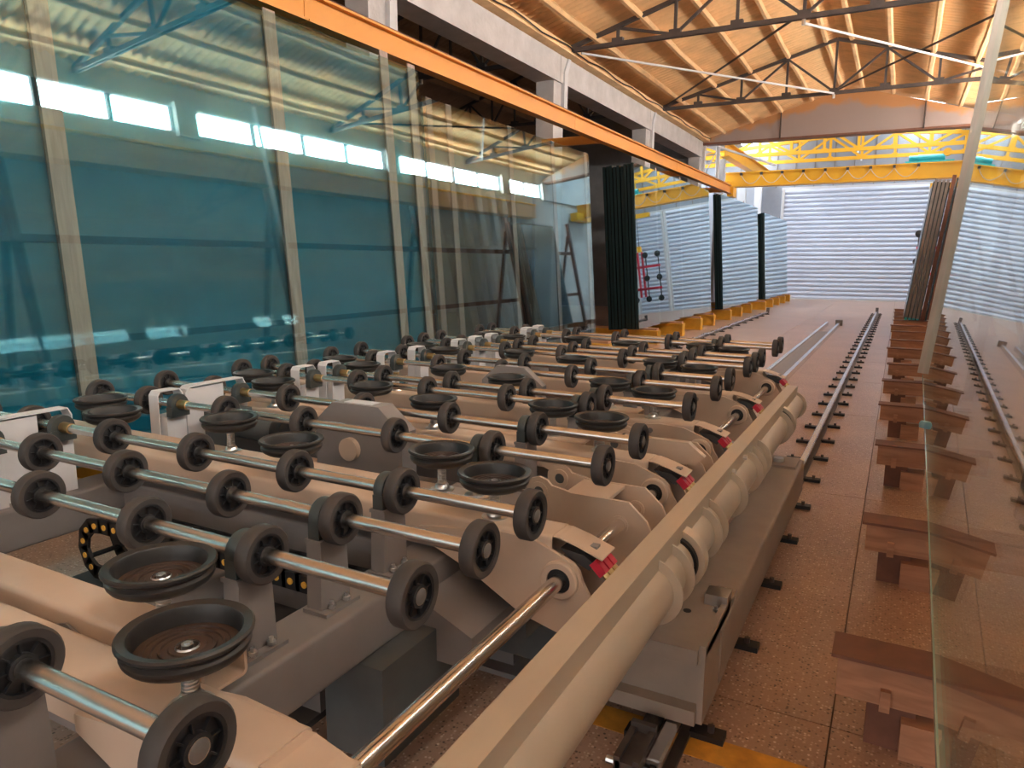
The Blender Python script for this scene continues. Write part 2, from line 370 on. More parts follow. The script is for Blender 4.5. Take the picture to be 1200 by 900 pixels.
def roller_door(n, label, x0, x1):
    b = MB(); z = 0.02; H_ = 4.6; k = 25; prof = []
    for i in range(k):
        for t, d in ((0, 0), (.08, -.05), (.45, -.075), (.82, -.05)): prof.append(((i+t)/k*H_, d))
    prof.append((H_, 0)); o = 0
    for (zz, d) in prof: b.v.append((x0, YE-.12+d, zz)); b.v.append((x1, YE-.12+d, zz))
    for i in range(len(prof)-1): b.f.append((2*i, 2*i+1, 2*i+3, 2*i+2))
    b.box(x0, x1, YE-.10, YE-.08, 0, H_)
    d = struct('door_%d' % n, label, 'door', b, 'door_white', 40)
    MB().box(x0-.10, x0, YE-.22, YE, 0, 4.62).build('guide_rail', 'light_grey', d); MB().box(x1, x1+.10, YE-.22, YE, 0, 4.62).build('guide_rail', 'light_grey', d)
    MB().box(x0, x1, YE-.18, YE-.08, 0, .07).build('bottom_bar', 'light_grey', d)
roller_door(1, 'wide pale blue ribbed roller door closing the far end', -4.6, -.02 + .75)
roller_door(2, 'second ribbed roller door beside the right wall', .98, XR-.1)

# ------------------------------------------------------------------ columns, ring beam, trusses
colY = [2.0, 7.65, 13.0, 18.55, 24.1]
where = ['beside the camera', 'above the tall near glass', 'in the middle of the row', 'next to the last', 'at the gable']
for k, y in enumerate(colY):
    t = thing('concrete_column', 'grey concrete column carrying the ring beam, %s' % where[k], 'column', (-6.15, y, 0), 'columns of the left row')
    MB().box(-6.33, -5.97, y-.22, y+.22, 0, 5.30).build('shaft', 'concrete', t)
    MB().prism([(y+.10, 4.1), (y+.27, 4.1), (y+.27, 5.05), (y+.42, 5.36), (y+.30, 5.36), (y+.13, 5.08)], -5.97, -5.90, 'x').build('steel_flange', 'light_grey', t)
ends = [YB]+colY[1:]
rb = thing('ring_beam', 'long weathered concrete ring beam on the left column row', 'beam', (-6.15, 8.6, 4.86))
for a, c in zip(ends[:-1], ends[1:]):
    MB().box(-6.36, -5.93, a+.01, c-.01, 4.88, 5.36).build('beam_section', 'concrete', rb)
gt = thing('eaves_gutter', 'rusty brown eaves board above the concrete ring beam', 'gutter', (-5.8, 8, 5.4))
MB().box(-5.92, -5.74, YB, YG, 5.37, 5.50).build('board', 'foam', gt); MB().path([(-5.70, YB+(YG-YB)*i/60, 5.42+.03*sin(i*1.7)) for i in range(61)], .012, 6).build('cable', 'black', gt)

def truss(y, label, x0=XL-.1, x1=XR+.1, zc=5.44, nz=ZR-.14, ridge=RIDGE, m='truss_steel', grp='dark roof trusses of the hall', ze=None, npan=4, th=1.0):
    t = thing('roof_truss', label, 'truss', ((x0+x1)/2, y, zc), grp); ze = ze or ZE-.10
    def top(x): return nz-(nz-ze)*abs(x-ridge)/(ridge-x0)
    for s in (-.035, .035): MB().box(x0, x1, y+s-.012, y+s+.012, zc-.035*th, zc+.035*th).build('bottom_chord', m, t)
    for a, c in ((x0, ridge), (ridge, x1)): MB().bar((a, y, top(a)), (c, y, top(c)), .07*th, .07*th).build('top_chord', m, t)
    for side in (-1, 1):
        X = [ridge+side*(ridge-x0)*i/npan for i in range(npan+1)]
        for i in range(npan):
            if X[i] < x1 and (i or side == 1):
                MB().bar((X[i], y, zc), (X[i], y, top(X[i])-.02), .05*th, .05*th).build('vertical_strut', m, t)
                MB().box(X[i]-.10, X[i]+.10, y-.05, y+.05, zc-.03, zc+.10).build('gusset_plate', m, t)
            a, c = (X[i+1], X[i]) if i % 2 == 0 else (X[i], X[i+1])
            if max(a, c) < x1+.3: MB().bar((a, y, top(a)-.03), (c, y, zc+.02), .045*th, .045*th).build('diagonal', m, t)
    MB().tube((ridge, y, zc-.12), (ridge, y, zc+.02), .03, 8).build('hanger', 'zinc', t)
for y, l in ((-4.5, 'dark steel roof truss behind the camera'), (1.4, 'dark steel roof truss overhead of the camera'), (7.25, 'dark steel roof truss second in front of the camera'), (13.1, 'dark steel roof truss cut by the top edge of the picture'), (19.0, 'dark steel roof truss nearest the far gable')):
    truss(y, l)
for y, l in ((7.65, 'aisle roof truss above the near glass'), (13.0, 'aisle roof truss in the middle of the column row'), (18.5, 'aisle roof truss farthest along the aisle')):
    truss(y, 'black '+l, -12, -6.35, 5.3, 6.72, -9.1, 'dark_steel', 'black trusses of the side aisle', 5.75)
def brace(a, b, label):
    tag(MB().tube(a, b, .022, 8).build('bracing_rod', 'truss_steel' if 'dark' in label else 'light_grey'), label, 'rod', 'bracing rods between the trusses')
brace((-1.7, 13.15, 5.36), (1.8, 18.9, 5.42), 'pale bracing rod running right from the middle truss')
brace((-5.6, 13.2, 5.40), (-1.7, 18.95, 5.42), 'pale bracing rod running from the ring beam to the far truss')
brace((1.9, 13.2, 5.52), (-1.6, 18.95, 5.50), 'dark crossing rod between the two far trusses')
brace((-1.8, 13.2, 5.50), (-5.6, 18.9, 5.52), 'dark crossing rod left of the middle hanger')

# ------------------------------------------------------------------ runway beams, crane
def ibeam(b, x, y0, y1, z0, z1, fw, th=.02):
    b.box(x-fw/2, x+fw/2, y0, y1, z0, z0+th).box(x-fw/2, x+fw/2, y0, y1, z1-th, z1).box(x-.012, x+.012, y0, y1, z0+th, z1-th)
t = thing('crane_runway', 'orange crane runway beam along the top of the left glass', 'crane runway', (-4.72, 8, 3.55))
for k in range(5):
    b = MB(); y0 = -6.8+k*5.9; ibeam(b, -4.72, y0, y0+5.89, 3.58, 3.82, .13); b.build('beam_section', 'runway_orange', t)
MB().box(-4.745, -4.695, -6.8, 22.7, 3.82, 3.85).build('crane_rail', 'brown_steel', t)
for k, y in enumerate((-5, .9, 6.8, 12.4, 17.9, 22.5)):
    MB().box(-6.0, -4.80, y-.05, y+.05, 3.62, 3.76).build('bracket', 'runway_orange', t)
MB().box(-4.80, -4.62, 22.70, 23.2, 3.50, 3.78).build('end_stop', 'crane_yellow', t)
t = thing('crane_runway', 'pale yellow crane runway below the right wall windows', 'crane runway', (2.15, 8, 3.98))
for k in range(5):
    b = MB(); y0 = -6.8+k*5.9; b.box(2.06, 2.38, y0, y0+5.89, 3.95, 4.36); b.build('beam_section', 'sticker', t)
MB().box(2.03, 2.10, -6.8, 22.7, 4.36, 4.41).build('crane_rail', 'crane_yellow', t)

t = thing('bridge_crane', 'yellow bridge crane girder spanning the far bay', 'crane', (-1.7, 27, 4.2))
MB().box(-5.75, XR-.15, 26.85, 27.2, 4.2, 4.66).build('girder', 'crane_yellow', t)
MB().box(-5.75, XR-.15, 26.80, 27.25, 4.64, 4.68).build('top_flange', 'crane_yellow', t); MB().box(-5.75, XR-.15, 26.80, 27.25, 4.18, 4.22).build('bottom_flange', 'crane_yellow', t)
for x in (-5.7, XR-.25): MB().box(x-.14, x+.14, 26.2, 27.9, 4.05, 4.35).build('end_carriage', 'crane_yellow', t)
for i in range(9):
    x = -5.2+i*.68; MB().box(x-.04, x+.04, 26.70, 26.80, 4.56, 4.64).build('cable_trolley', 'dark_steel', t)
    if i < 8: MB().path([(x+.68*j/8, 26.75, 4.56-.30*(1-(2*j/8-1)**2)) for j in range(9)], .012, 6).build('festoon_cable', 'cable', t)
t = thing('crane_hoist', 'teal hoist trolley sitting on the yellow crane girder', 'hoist', (.7, 27, 4.68))
MB().tube((.2, 27.0, 4.83), (.95, 27.0, 4.83), .11, 16).build('drum', 'teal_paint', t, 40); MB().box(-.15, 1.2, 26.85, 27.15, 4.68, 4.74).build('base', 'teal_paint', t)
MB().tube((-.05, 27.0, 4.84), (.2, 27.0, 4.84), .08, 14).build('motor', 'teal_paint', t, 40); MB().tube((1.0, 26.9, 4.98), (1.0, 27.1, 4.98), .12, 16).build('cable_reel', 'crane_yellow', t, 40)
MB().tube((.75, 27.0, 3.6), (.75, 27.0, 4.2), .012, 6).build('chain', 'dark_steel', t)
t = thing('crane_runway', 'yellow annex runway beam leading to the bridge crane', 'crane runway', (-5.4, 29, 5.2))
b = MB(); ibeam(b, -5.4, 24.9, 33.2, 4.98, 5.42, .28); b.build('beam_section', 'crane_yellow', t)
for y in (25.5, 29.4, 33): MB().box(-5.8, -5.5, y-.08, y+.08, 0, 4.98).build('post', 'light_grey', t)
truss(29.8, 'yellow lattice truss under the annex roof, nearer one', -8.6, XR, 5.62, 6.6, RIDGE, 'crane_yellow', 'yellow annex trusses', 6.02, 6, 1.9)
truss(32.2, 'yellow lattice truss under the annex roof, by the doors', -8.6, XR, 5.62, 6.6, RIDGE, 'crane_yellow', 'yellow annex trusses', 6.02, 6, 1.9)
t = thing('steel_gantry', 'light grey steel bracing frame at the far left corner', 'frame', (-5.6, 24.6, 0))
MB().tube((-5.55, 24.6, 0), (-5.55, 24.6, 5.3), .06, 10).build('post', 'light_grey', t); MB().bar((-5.55, 24.6, 5.25), (-3.9, 25.6, 4.7), .06, .06).build('brace', 'light_grey', t)
for z in (4.75, 5.0): MB().bar((-8.6, 24.7, z), (-5.5, 24.7, z+.03), .04, .04).build('rail', 'light_grey', t)
for i in range(5): MB().bar((-8.4+i*.6, 24.7, 4.4), (-8.0+i*.6, 24.7, 5.2), .03, .03).build('lattice_bar', 'light_grey', t)

# ------------------------------------------------------------------ glass on the left racks
LEAN = rad(4.0)
def pack(label, x, y0, z0=.30, group='glass packs on the left racks', lean=-LEAN):
    return thing('glass_pack', label, 'glass', (x, y0, z0), group, (0, lean, 0))
def strip(t, x, y, h, wd=.12, th=.012, top=.06, m='wood_strip'):
    o = MB().box(x-th, x, y-wd/2, y+wd/2, 0, h+top).build('spacer_strip', m, t, None, (0,0,0))
    MB().box(x-th, x-.001, y-wd/2-.014, y-wd/2, 0, h).build('strip_edge_shadow', 'dark_steel', o, None, (0,0,0))  # dark line beside the strip: its edge and shadow painted as a thin box
# tall near pack: a clear sheet, strips, and a deep teal stack behind it
t = pack('tall teal glass pack filling the left of the picture', -4.30, 0)
MB().box(-.010, 0, -4.5, 6.40, 0, 3.18).build('sheet', 'glass_sheet', t, None, (0,0,0))
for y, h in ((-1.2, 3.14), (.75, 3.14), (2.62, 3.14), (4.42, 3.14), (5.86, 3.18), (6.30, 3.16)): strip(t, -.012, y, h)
MB().box(-.036, -.026, -4.5, 6.36, 0, 3.17).build('sheet', 'glass_pack', t, None, (0,0,0))
for k in range(4): MB().box(-.10-.06*k, -.045-.06*k, -4.5, 6.30-.04*k, 0, 3.15).build('sheet', 'teal_pack', t, None, (0,0,0))
# thinner pack: one sees through it
t = pack('thin see-through glass pack beside the tall teal one', -4.33, 0)
MB().box(-.010, 0, 6.48, 11.05, 0, 2.95).build('sheet', 'glass_thin', t, None, (0,0,0))
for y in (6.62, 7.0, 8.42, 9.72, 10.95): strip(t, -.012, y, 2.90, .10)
MB().box(-.036, -.026, 6.48, 11.0, 0, 2.90).build('sheet', 'glass_thin', t, None, (0,0,0))
# packs seen end on, black edges
for label, xr, xl, y0, y1, h, n in (('black edged glass pack standing past the machine', -4.25, -4.86, 13.0, 18.9, 3.06, 9),
        ('narrow dark edged glass pack halfway to the far door', -4.14, -4.36, 19.8, 25.4, 3.05, 3),
        ('last dark edged glass pack before the roller door', -4.02, -4.28, 26.0, 31.4, 2.92, 4)):
    t = pack(label, xr, y0); wv = (xr-xl)/n
    for k in range(n):
        hh = h-random.uniform(0, .05); yo = random.uniform(0, .05) if k else 0
        o = MB().box(-wv*k-wv*.78, -wv*k, yo, y1-y0, 0, hh).build('sheet', 'black_edge' if k else 'black_edge', t, None, (0,0,0))
    MB().box(.004, .012, .02, y1-y0, 0, h-.01).build('sheet', 'glass_mirror', t, None, (0,0,0))
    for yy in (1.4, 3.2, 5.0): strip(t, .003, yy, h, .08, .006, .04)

# yellow rack supports on the floor (left row)
def left_support(y, label):
    t = thing('rack_support', label, 'support', (-4.4, y, 0), 'yellow rack supports of the left row')
    x1 = -3.98 if y < 25 else -3.85
    MB().box(-5.3, x1, y-.09, y+.09, .0, .02).box(-5.3, x1, y-.012, y+.012, .02, .24).build('beam', 'support_yellow', t)
    MB().box(-5.3, x1, y-.09, y+.09, .24, .262).build('top_flange', 'support_yellow', t)
    MB().box(x1, x1+.012, y-.10, y+.10, 0, .262).build('end_plate', 'support_yellow', t)
    MB().box(-5.28, x1-.02, y-.07, y+.07, .262, .30).build('timber', 'wood_block', t)
for k, y in enumerate([-.5, 1.2, 2.9, 4.6, 6.0, 7.6, 9.2, 10.8]): left_support(y, 'yellow rack support under the near glass, %s from the camera' % ORD[k])
for k, y in enumerate([13.4, 15.2, 16.8, 18.1, 20.1, 21.6, 23.2, 25.0, 26.6, 28.1, 29.6, 31.0]): left_support(y, 'yellow rack support in the far row, %s from the black glass pack' % ORD[k])

# back-to-back frames and loose sheets seen through the thin pack
t = thing('ladder_frame', 'dark brown ladder shaped rack frame behind the thin glass', 'rack', (-5.35, 7.6, 0), None)
for y in (7.25, 8.0): MB().bar((-5.25, y, 0), (-5.5, y, 3.0), .09, .09).build('upright', 'wood_dark', t)
for k in range(6): MB().bar((-5.27-.03*k, 7.25, .5+k*.4), (-5.27-.03*k, 8.0, .5+k*.4), .05, .05).build('rung', 'wood_dark', t)
t = thing('rack_rail', 'thin horizontal rail of the rack behind the glass', 'rail', (-5.2, 8.6, 1.75)); MB().bar((-5.22, 7.0, 1.75), (-5.22, 10.6, 1.75), .035, .035).build('tube', 'dark_steel', t)
for yy in (7.1, 10.5): MB().bar((-5.22, yy, 0), (-5.22, yy, 1.75), .035, .035).build('leg', 'dark_steel', t)
for k, (y, dy) in enumerate(((8.35, .55), (8.9, .45), (9.35, .40), (9.8, .30), (10.15, .28), (10.5, .26))):
    s = thing('dark_plank', 'dark narrow board leaning behind the thin glass, %s from the ladder frame' % ORD[k], 'board', (-5.5, y+dy, 0), 'boards leaning behind the thin glass')
    MB().bar((-5.35, y+dy, 0), (-5.62, y, 2.75-.05*k), .07, .14).build('board', 'black_edge', s)

# ------------------------------------------------------------------ right rack
RLEAN = rad(5.6)
t = thing('glass_pack', 'tall clear glass sheet leaning along the right edge', 'glass', (.150, 0, .30), 'glass on the right rack', (0, RLEAN, rad(-1.05)))
MB().box(0, .012, -2.5, 9.25, 0, 4.6).build('sheet', 'glass_near', t, None, (0,0,0))
MB().box(-.055, .015, 9.26, 9.30, .02, 4.6).build('edge_strip', 'pale_strip', t, None, (0,0,0)); MB().box(-.003, .017, -2.5, 9.25, -.004, .012).build('polished_edge', 'glass_edge', t, None, (0,0,0))
MB().lathe([(0, 0), (.035, 0), (.04, .03), (.03, .05), (0, .052)], (-.005, 6.2, .01), 'z', 12).build('corner_pad', 'blue_pad', t, 40, (0,0,0))
t = thing('glass_pack', 'dark banded glass pack standing at the far right', 'glass', (.15, 18.3, .30), 'glass on the right rack', (0, rad(6.2), 0))
for k in range(4):
    MB().box(.02+.075*k, .07+.075*k, 0, 2.2, 0, 3.05).build('sheet', 'band', t, None, (0,0,0))
    MB().box(.018+.075*k, .072+.075*k, -.004, .03, 0, .06).build('edge_pad', 'teal_paint', t, None, (0,0,0))
MB().box(.0, .32, .03, 2.1, .02, 3.0).build('sheet', 'black_edge', t, None, (0,0,0)); MB().box(.33, .40, -.05, .05, 0, 3.15).build('post', 'brown_steel', t, None, (0,0,0)); MB().box(.42, .45, 0, 2.2, 0, 3.1).build('sheet', 'black_edge', t, None, (0,0,0))
t = thing('glass_rack', 'brown steel rack that holds up the right hand glass', 'rack', (1.0, 8, 0))
for y in (1.0, 5.2, 9.6, 14, 18.6, 23): 
    MB().bar((.80, y, 0), (1.10, y, 3.6), .10, .10).build('post', 'brown_steel', t); MB().bar((1.9, y, 0), (1.12, y, 3.2), .08, .08).build('brace', 'brown_steel', t)
for z in (1.2, 2.6): MB().box(.90+.08*z-.04, .90+.08*z+.04, .9, 23.1, z-.05, z+.05).build('rail', 'brown_steel', t)

for k, y in enumerate([2.40, 3.78, 5.52, 7.15, 8.65, 10.15, 12.05, 13.4, 15.1, 16.6, 18.1, 19.3, 21.0, 22.5]):
    t = thing('rack_support', 'wooden topped brown rack support at the right, %s from the camera' % ORD[k], 'support', (.2, y, 0), 'wooden rack supports of the right row')
    xl = -.09 if k < 1 else -.06; j = random.uniform(-.02, .02)
    MB().box(xl+.01+j, .62, y, y+.13, .155, .288).build('timber', 'wood_block', t)
    MB().box(xl-.01+j, .64, y-.012, y+.15, .288, .30).build('top_plate', 'brown_steel', t)
    MB().box(.02, .16, y+.02, y+.13, 0, .155).build('stem', 'brown_steel', t)
    MB().box(.12, .26, y-.025, y+.10, 0, .125).build('foot_block', 'wood_block', t)
    MB().box(.055, .085, y-.022, y, .145, .215).build('wedge', 'wood_block', t)

# ------------------------------------------------------------------ floor rails
def rail(label, x, y0, y1, clips, h=.085, fw=.09, hw=.05):
    t = thing('floor_rail', label, 'rail', (x, y0, 0), 'steel rails fixed on the floor')
    MB().box(x-fw/2, x+fw/2, y0, y1, 0, .014).box(x-.01, x+.01, y0, y1, .014, h-.02).build('rail_web', 'rail_steel', t)
    MB().prism([(x-hw/2, h-.025), (x+hw/2, h-.025), (x+hw/2, h-.006), (x+hw/2-.008, h), (x-hw/2+.008, h), (x-hw/2, h-.006)], y0, y1).build('rail_head', 'rail_head', t)
    if clips:
        c = MB().box(-.055, .055, -.03, .03, 0, .022).mesh('rail_clip', 'black'); bo = MB().tube((0,0,.022), (0,0,.045), .012, 6).mesh('bolt', 'rail_steel')
        y = y0+.25
        while y < y1-.2:
            for s in (-1, 1):
                o = link('rail_clip', c, t, (s*(fw/2+.05), y-y0+s*.05, 0)); link('bolt', bo, o, (s*.01, 0, 0))
            y += clips
    MB().box(x-.04, x+.04, y1-.1, y1, 0, h+.10).build('end_stop', 'rail_steel', t)
rail('polished steel rail with black clips beside the wooden supports', -.53, 1.9, 25.0, .64)
rail('thin steel rail running past the yellow rack supports', -3.52, 7.2, 23.5, .9, .06, .07, .04)
t = thing('floor_channel', 'wide grey steel channel on the floor past the machine', 'channel', (-1.4, 7, 0))
MB().box(-1.50, -1.22, 7.0, 17.0, 0, .07).build('base', 'grey_paint', t); MB().box(-1.52, -1.47, 7.0, 19.5, 0, .10).build('rail_head', 'rail_head', t); MB().box(-1.25, -1.20, 7.0, 19.6, 0, .09).build('rail_head', 'rail_head', t)
MB().box(-1.32, -1.16, 19.6, 19.75, 0, .14).build('end_stop', 'rail_steel', t)
t = thing('rail_clamp', 'small greasy clamp block on the rail end below the tube', 'clamp', (-.59, 1.95, 0))
MB().box(-.63, -.56, 1.84, 2.0, .06, .085).box(-.635, -.615, 1.84, 2.0, .0, .10).box(-.575, -.555, 1.84, 2.0, .0, .10).build('body', 'rail_steel', t)
MB().box(-.635, -.555, 2.0, 2.02, 0, .115).build('end_plate', 'rail_steel', t); MB().tube((-.595, 2.02, .06), (-.595, 2.14, .06), .03, 14).build('buffer', 'rubber', t, 40)
for s in (-1, 1): MB().tube((-.595+s*.04, 1.88, .05), (-.595+s*.075, 1.88, .05), .012, 8).build('bolt', 'zinc', t)

# ================================================================== THE MACHINE
ZS = .90
# shared wheel meshes (axis along x)
def wheel_meshes():
    R, r, w_ = .067, .049, .019
    ty = MB().lathe([(r, -w_+.002), (r, w_-.002), (R-.004, w_), (R, w_-.005), (R, -w_+.005), (R-.004, -w_)], axis='x', n=36, closed=True).mesh('tyre', 'rubber', 40)
    h = MB().lathe([(.043, -w_+.003), (.043, w_-.003), (r, w_-.003), (r, -w_+.003)], axis='x', n=32, closed=True)
    h.lathe([(.017, -.006), (.043, -.006), (.043, .006), (.017, .006)], axis='x', n=24, closed=True)
    h.lathe([(.0178, -w_+.001), (.0235, -w_+.001), (.0235, w_-.001), (.0178, w_-.001)], axis='x', n=20, closed=True)
    for k in range(8):
        a = 2*PI*k/8; d = Vector((0, cos(a), sin(a))); h.bar(d*.022, d*.0445, .003, 2*(w_-.006), (1,0,0))
    return ty, h.mesh('hub', 'hub_plastic', 40), MB().lathe([(0, .0225), (.013, .0225), (.0165, .020), (.0165, .012)], axis='x', n=20).mesh('shaft_cap', 'cap_grey', 40)
TYRE, HUB, CAP = wheel_meshes()
def wheel(t, x, y, end=False):
    o = t.get('_o'); wl = link('wheel', TYRE, t, (x-o[0], y-o[1], ZS-o[2])); wl.rotation_euler = (random.uniform(0, 6), 0, 0)
    link('hub', HUB, wl)
    if end: link('shaft_cap', CAP, wl)
BRG = MB().lathe([(.0182, -.016), (.046, -.016), (.048, -.012), (.048, .012), (.046, .016), (.0182, .016)], axis='x', n=24, closed=True).box(-.018, .018, -.047, .047, -.055, -.01).mesh('bearing', 'bearing', 40)
BOLT = MB().tube((0,0,0), (0,0,.022), .006, 6).tube((0,0,.004), (0,0,.012), .011, 6).mesh('bolt', 'zinc')

rows = [(.568, 0), (1.08, 0), (1.34, 0), (1.598, 0), (2.123, 0), (2.484, 0), (3.00, 1), (3.215, 0), (3.76, 0), (4.10, 0), (4.65, 0), (4.90, 0), (5.16, 0), (5.80, 0), (6.04, 0)]
colsA = [-.797, -1.21, -1.63, -2.09, -2.55]; colsL = [-3.07, -3.44]
fr = thing('roller_table_frame', 'grey steel frame with posts carrying the roller shafts', 'machine frame', (-2.0, 3.3, 0))
fo = fr['_o']
for k, (y, short) in enumerate(rows):
    t = thing('roller_shaft', 'steel roller shaft with black wheels, %s row from the camera' % ORD[k], 'roller shaft', (-2.1, y, ZS), 'roller shafts across the table')
    jx = random.uniform(-.012, .012)
    xr = -.777 if not short else -1.185
    MB().tube((-3.47, y, ZS), (xr+.0, y, ZS), .0175, 20).build('shaft', 'chrome', t, 40)
    MB().tube((-2.86, y, ZS), (-2.80, y, ZS), .021, 16).build('collar', 'brass', t, 40)
    cs = list(colsA[1:] if short else colsA)+colsL
    for i, x in enumerate(cs): wheel(t, x+(jx if i > 1 else 0), y, i == 0 or i == len(cs)-1)
    # posts of the frame below this shaft
    for px, tall in ((-1.262, 0), (-2.93, 1)):
        if tall: pb = MB().box(px-.05, px+.045, y-.05, y+.05, .62, ZS-.055)
        else: pb = MB().prism([(y-.055, .66), (y+.055, .66), (y+.055, .665), (y+.047, ZS-.055), (y-.047, ZS-.055), (y-.055, .665)], px-.024, px+.024, 'x')
        po = pb.build('post', 'light_grey' if tall else 'grey_paint', fr)
        link('bearing', BRG, po, ((px+.06 if tall else px)-fo[0], y-fo[1], ZS))
        if tall:
            a, bb, zt = .066, .062, ZS+.062
            if k in (3, 5): 
                poly = [(y-.28, .66), (y-.28, zt-.03), (y-.25, zt), (y+.06, zt), (y+.075, zt-.03), (y+.075, .86), (y+.070, .86), (y+.070, zt-.033), (y+.058, zt-.005), (y-.248, zt-.005), (y-.275, zt-.033), (y-.275, .66)]
            else:
                poly = [(y-.066, .64), (y-.066, zt-.02), (y-.05, zt), (y+.05, zt), (y+.066, zt-.02), (y+.066, .86), (y+.061, .86), (y+.061, zt-.022), (y+.048, zt-.005), (y-.048, zt-.005), (y-.061, zt-.022), (y-.061, .64)]
            MB().prism(poly, px-.05, px+.012, 'x').build('cover_strap', 'light_grey', po)
            if k in (3, 5): MB().box(px-.05, px+.0, y-.27, y-.055, .62, zt-.012).build('cover_box', 'light_grey', po)
        else:
            MB().box(px-.03, px+.05, y-.065, y+.065, .652, .662).build('base_plate', 'grey_paint', po); MB().box(px-.027, px+.027, y-.052, y+.052, ZS-.062, ZS-.052).build('cap_plate', 'grey_paint', po)
            for yy in (-.03, .025): link('bolt', BOLT, po, (px+.037-fo[0], y+yy-fo[1], .662))
# long and cross members of the frame
def rbeam_y(x0, x1, y0, y1, z0, z1, m, name):
    p = [(a+(x0+x1)/2, c+(z0+z1)/2) for a, c in rrect(x1-x0, z1-z0, .012)]; MB().prism(p, y0, y1).build(name, m, fr, 30)
def rbeam_x(y0, y1, x0, x1, z0, z1, m, name):
    p = [(a+(y0+y1)/2, c+(z0+z1)/2) for a, c in rrect(y1-y0, z1-z0, .012)]; MB().prism(p, x0, x1, 'x').build(name, m, fr, 30)
rbeam_y(-1.32, -1.17, .30, 6.3, .50, .652, 'grey_paint', 'long_beam'); rbeam_y(-3.02, -2.84, .30, 6.3, .47, .63, 'grey_paint', 'long_beam')
rbeam_y(-2.15, -2.03, .30, 6.3, .36, .46, 'grey_paint', 'long_beam')
for y in (1.86, 2.85, 3.95, 5.05, 6.1): rbeam_x(y-.05, y+.05, -2.84, -1.32, .50, .62, 'grey_paint', 'cross_beam')
for y in (.45, 2.3, 4.4, 6.2):
    for x in (-1.245, -2.93): MB().box(x-.06, x+.06, y-.06, y+.06, .0, .48).build('leg', 'grey_paint', fr); MB().box(x-.12, x+.12, y-.12, y+.12, 0, .02).build('foot_plate', 'grey_paint', fr)
# dark hanging boxes and plates under the near right beam
MB().box(-1.30, -1.10, 1.35, 1.72, .22, .50).build('side_housing', 'sheet_dark', fr); MB().box(-1.12, -.94, 1.86, 2.10, .38, .60).build('side_housing', 'sheet_dark', fr)
MB().prism([(-1.16, .40), (-.98, .40), (-.98, .50), (-1.16, .58)], 1.60, 1.86).build('bracket', 'grey_paint', fr)
MB().box(-2.84, -.72, 2.16, 2.30, .12, .26).build('carriage_cross_beam', 'sheet_dark', fr); MB().box(-2.84, -.72, 4.9, 5.04, .12, .26).build('carriage_cross_beam', 'sheet_dark', fr)
MB().box(-2.82, -1.33, 1.02, 1.78, .28, .30).build('cable_tray', 'dark_steel', fr); MB().box(-2.82, -1.33, 1.78, 1.80, .28, .42).build('tray_lip', 'grey_paint', fr); MB().box(-2.82, -1.33, 1.36, 1.40, .30, .40).build('tray_divider', 'grey_paint', fr)
MB().box(-2.82, -1.33, 1.0, 1.02, .28, .36).build('tray_lip', 'grey_paint', fr)
# trapezoid housings standing between the shafts
def housing(x0, x1, y0, y1, z1, label):
    t = thing('drive_housing', label, 'housing', ((x0+x1)/2, (y0+y1)/2, .46), 'sheet metal drive housings')
    MB().prism([(x0-.10, .46), (x1+.12, .46), (x1+.12, z1-.10), (x1, z1), (x0, z1), (x0-.10, z1-.09)], y0, y1).build('shell', 'grey_paint', t)
    MB().tube((x0+.10, y0-.025, .75), (x0+.10, y0, .75), .05, 18).build('pulley', 'cream', t, 40)
    MB().box(x0+.05, x1-.05, y0+.02, y1-.02, z1, z1+.003).build('lid', 'sheet_dark' if False else 'light_grey', t)
housing(-2.13, -1.88, 2.33, 2.43, .945, 'grey slope ended drive housing nearer the camera'); housing(-2.05, -1.87, 3.645, 3.70, .945, 'grey slope ended drive housing farther back')
t = thing('gear_motor', 'dark gear motor under the shafts near the left posts', 'motor', (-2.6, 2.3, .62))
MB().tube((-2.70, 2.30, .79), (-2.42, 2.30, .79), .062, 18).build('motor_body', 'sheet_dark', t, 40); MB().box(-2.82, -2.68, 2.22, 2.38, .62, .86).build('gearbox', 'sheet_dark', t); MB().tube((-2.42, 2.30, .79), (-2.36, 2.30, .79), .066, 18).build('fan_cover', 'black', t, 40)
MB().box(-2.72, -2.45, 2.26, 2.34, .62, .74).build('foot', 'dark_steel', t)
# cable chains with yellow pins
def chain(label, pts, y0, y1):
    t = thing('cable_chain', label, 'cable chain', (pts[0][0], y0, .3), 'black cable drag chains')
    for i in range(len(pts)-1):
        a = Vector((pts[i][0], 0, pts[i][1])); c = Vector((pts[i+1][0], 0, pts[i+1][1])); d = (c-a).normalized()
        for (ya, yb) in ((y0, y0+.012), (y1-.012, y1)):
            lk = MB().bar((a.x-d.x*.008, (ya+yb)/2, a.z-d.z*.008), (c.x+d.x*.008, (ya+yb)/2, c.z+d.z*.008), .012, .058, (-d.z, 0, d.x)).build('link', 'black', t)
            mid = (a+c)/2
            if ya == y0: MB().tube((mid.x, ya-.004, mid.z), (mid.x, ya, mid.z), .011, 12).build('pin_cap', 'yellow_dot', lk)
        if i % 2 == 0: MB().bar((a.x, y0+.01, a.z+.02), (a.x, y1-.01, a.z+.02), .03, .008).build('cross_bar', 'black', t)
cp = [(-1.42-.06*i, .545) for i in range(21)]+[(-2.64-.10*sin(rad(a)), .445+.10*cos(rad(a))) for a in (25, 60, 95, 130, 160)]+[(-2.60+.06*i, .345) for i in range(9)]
chain('black cable chain with yellow pins between the near posts', cp, 1.56, 1.70)
cp2 = [(-1.42-.055*i, .44) for i in range(9)]
chain('straight black cable chain lying behind the first posts', cp2, 1.16, 1.28)

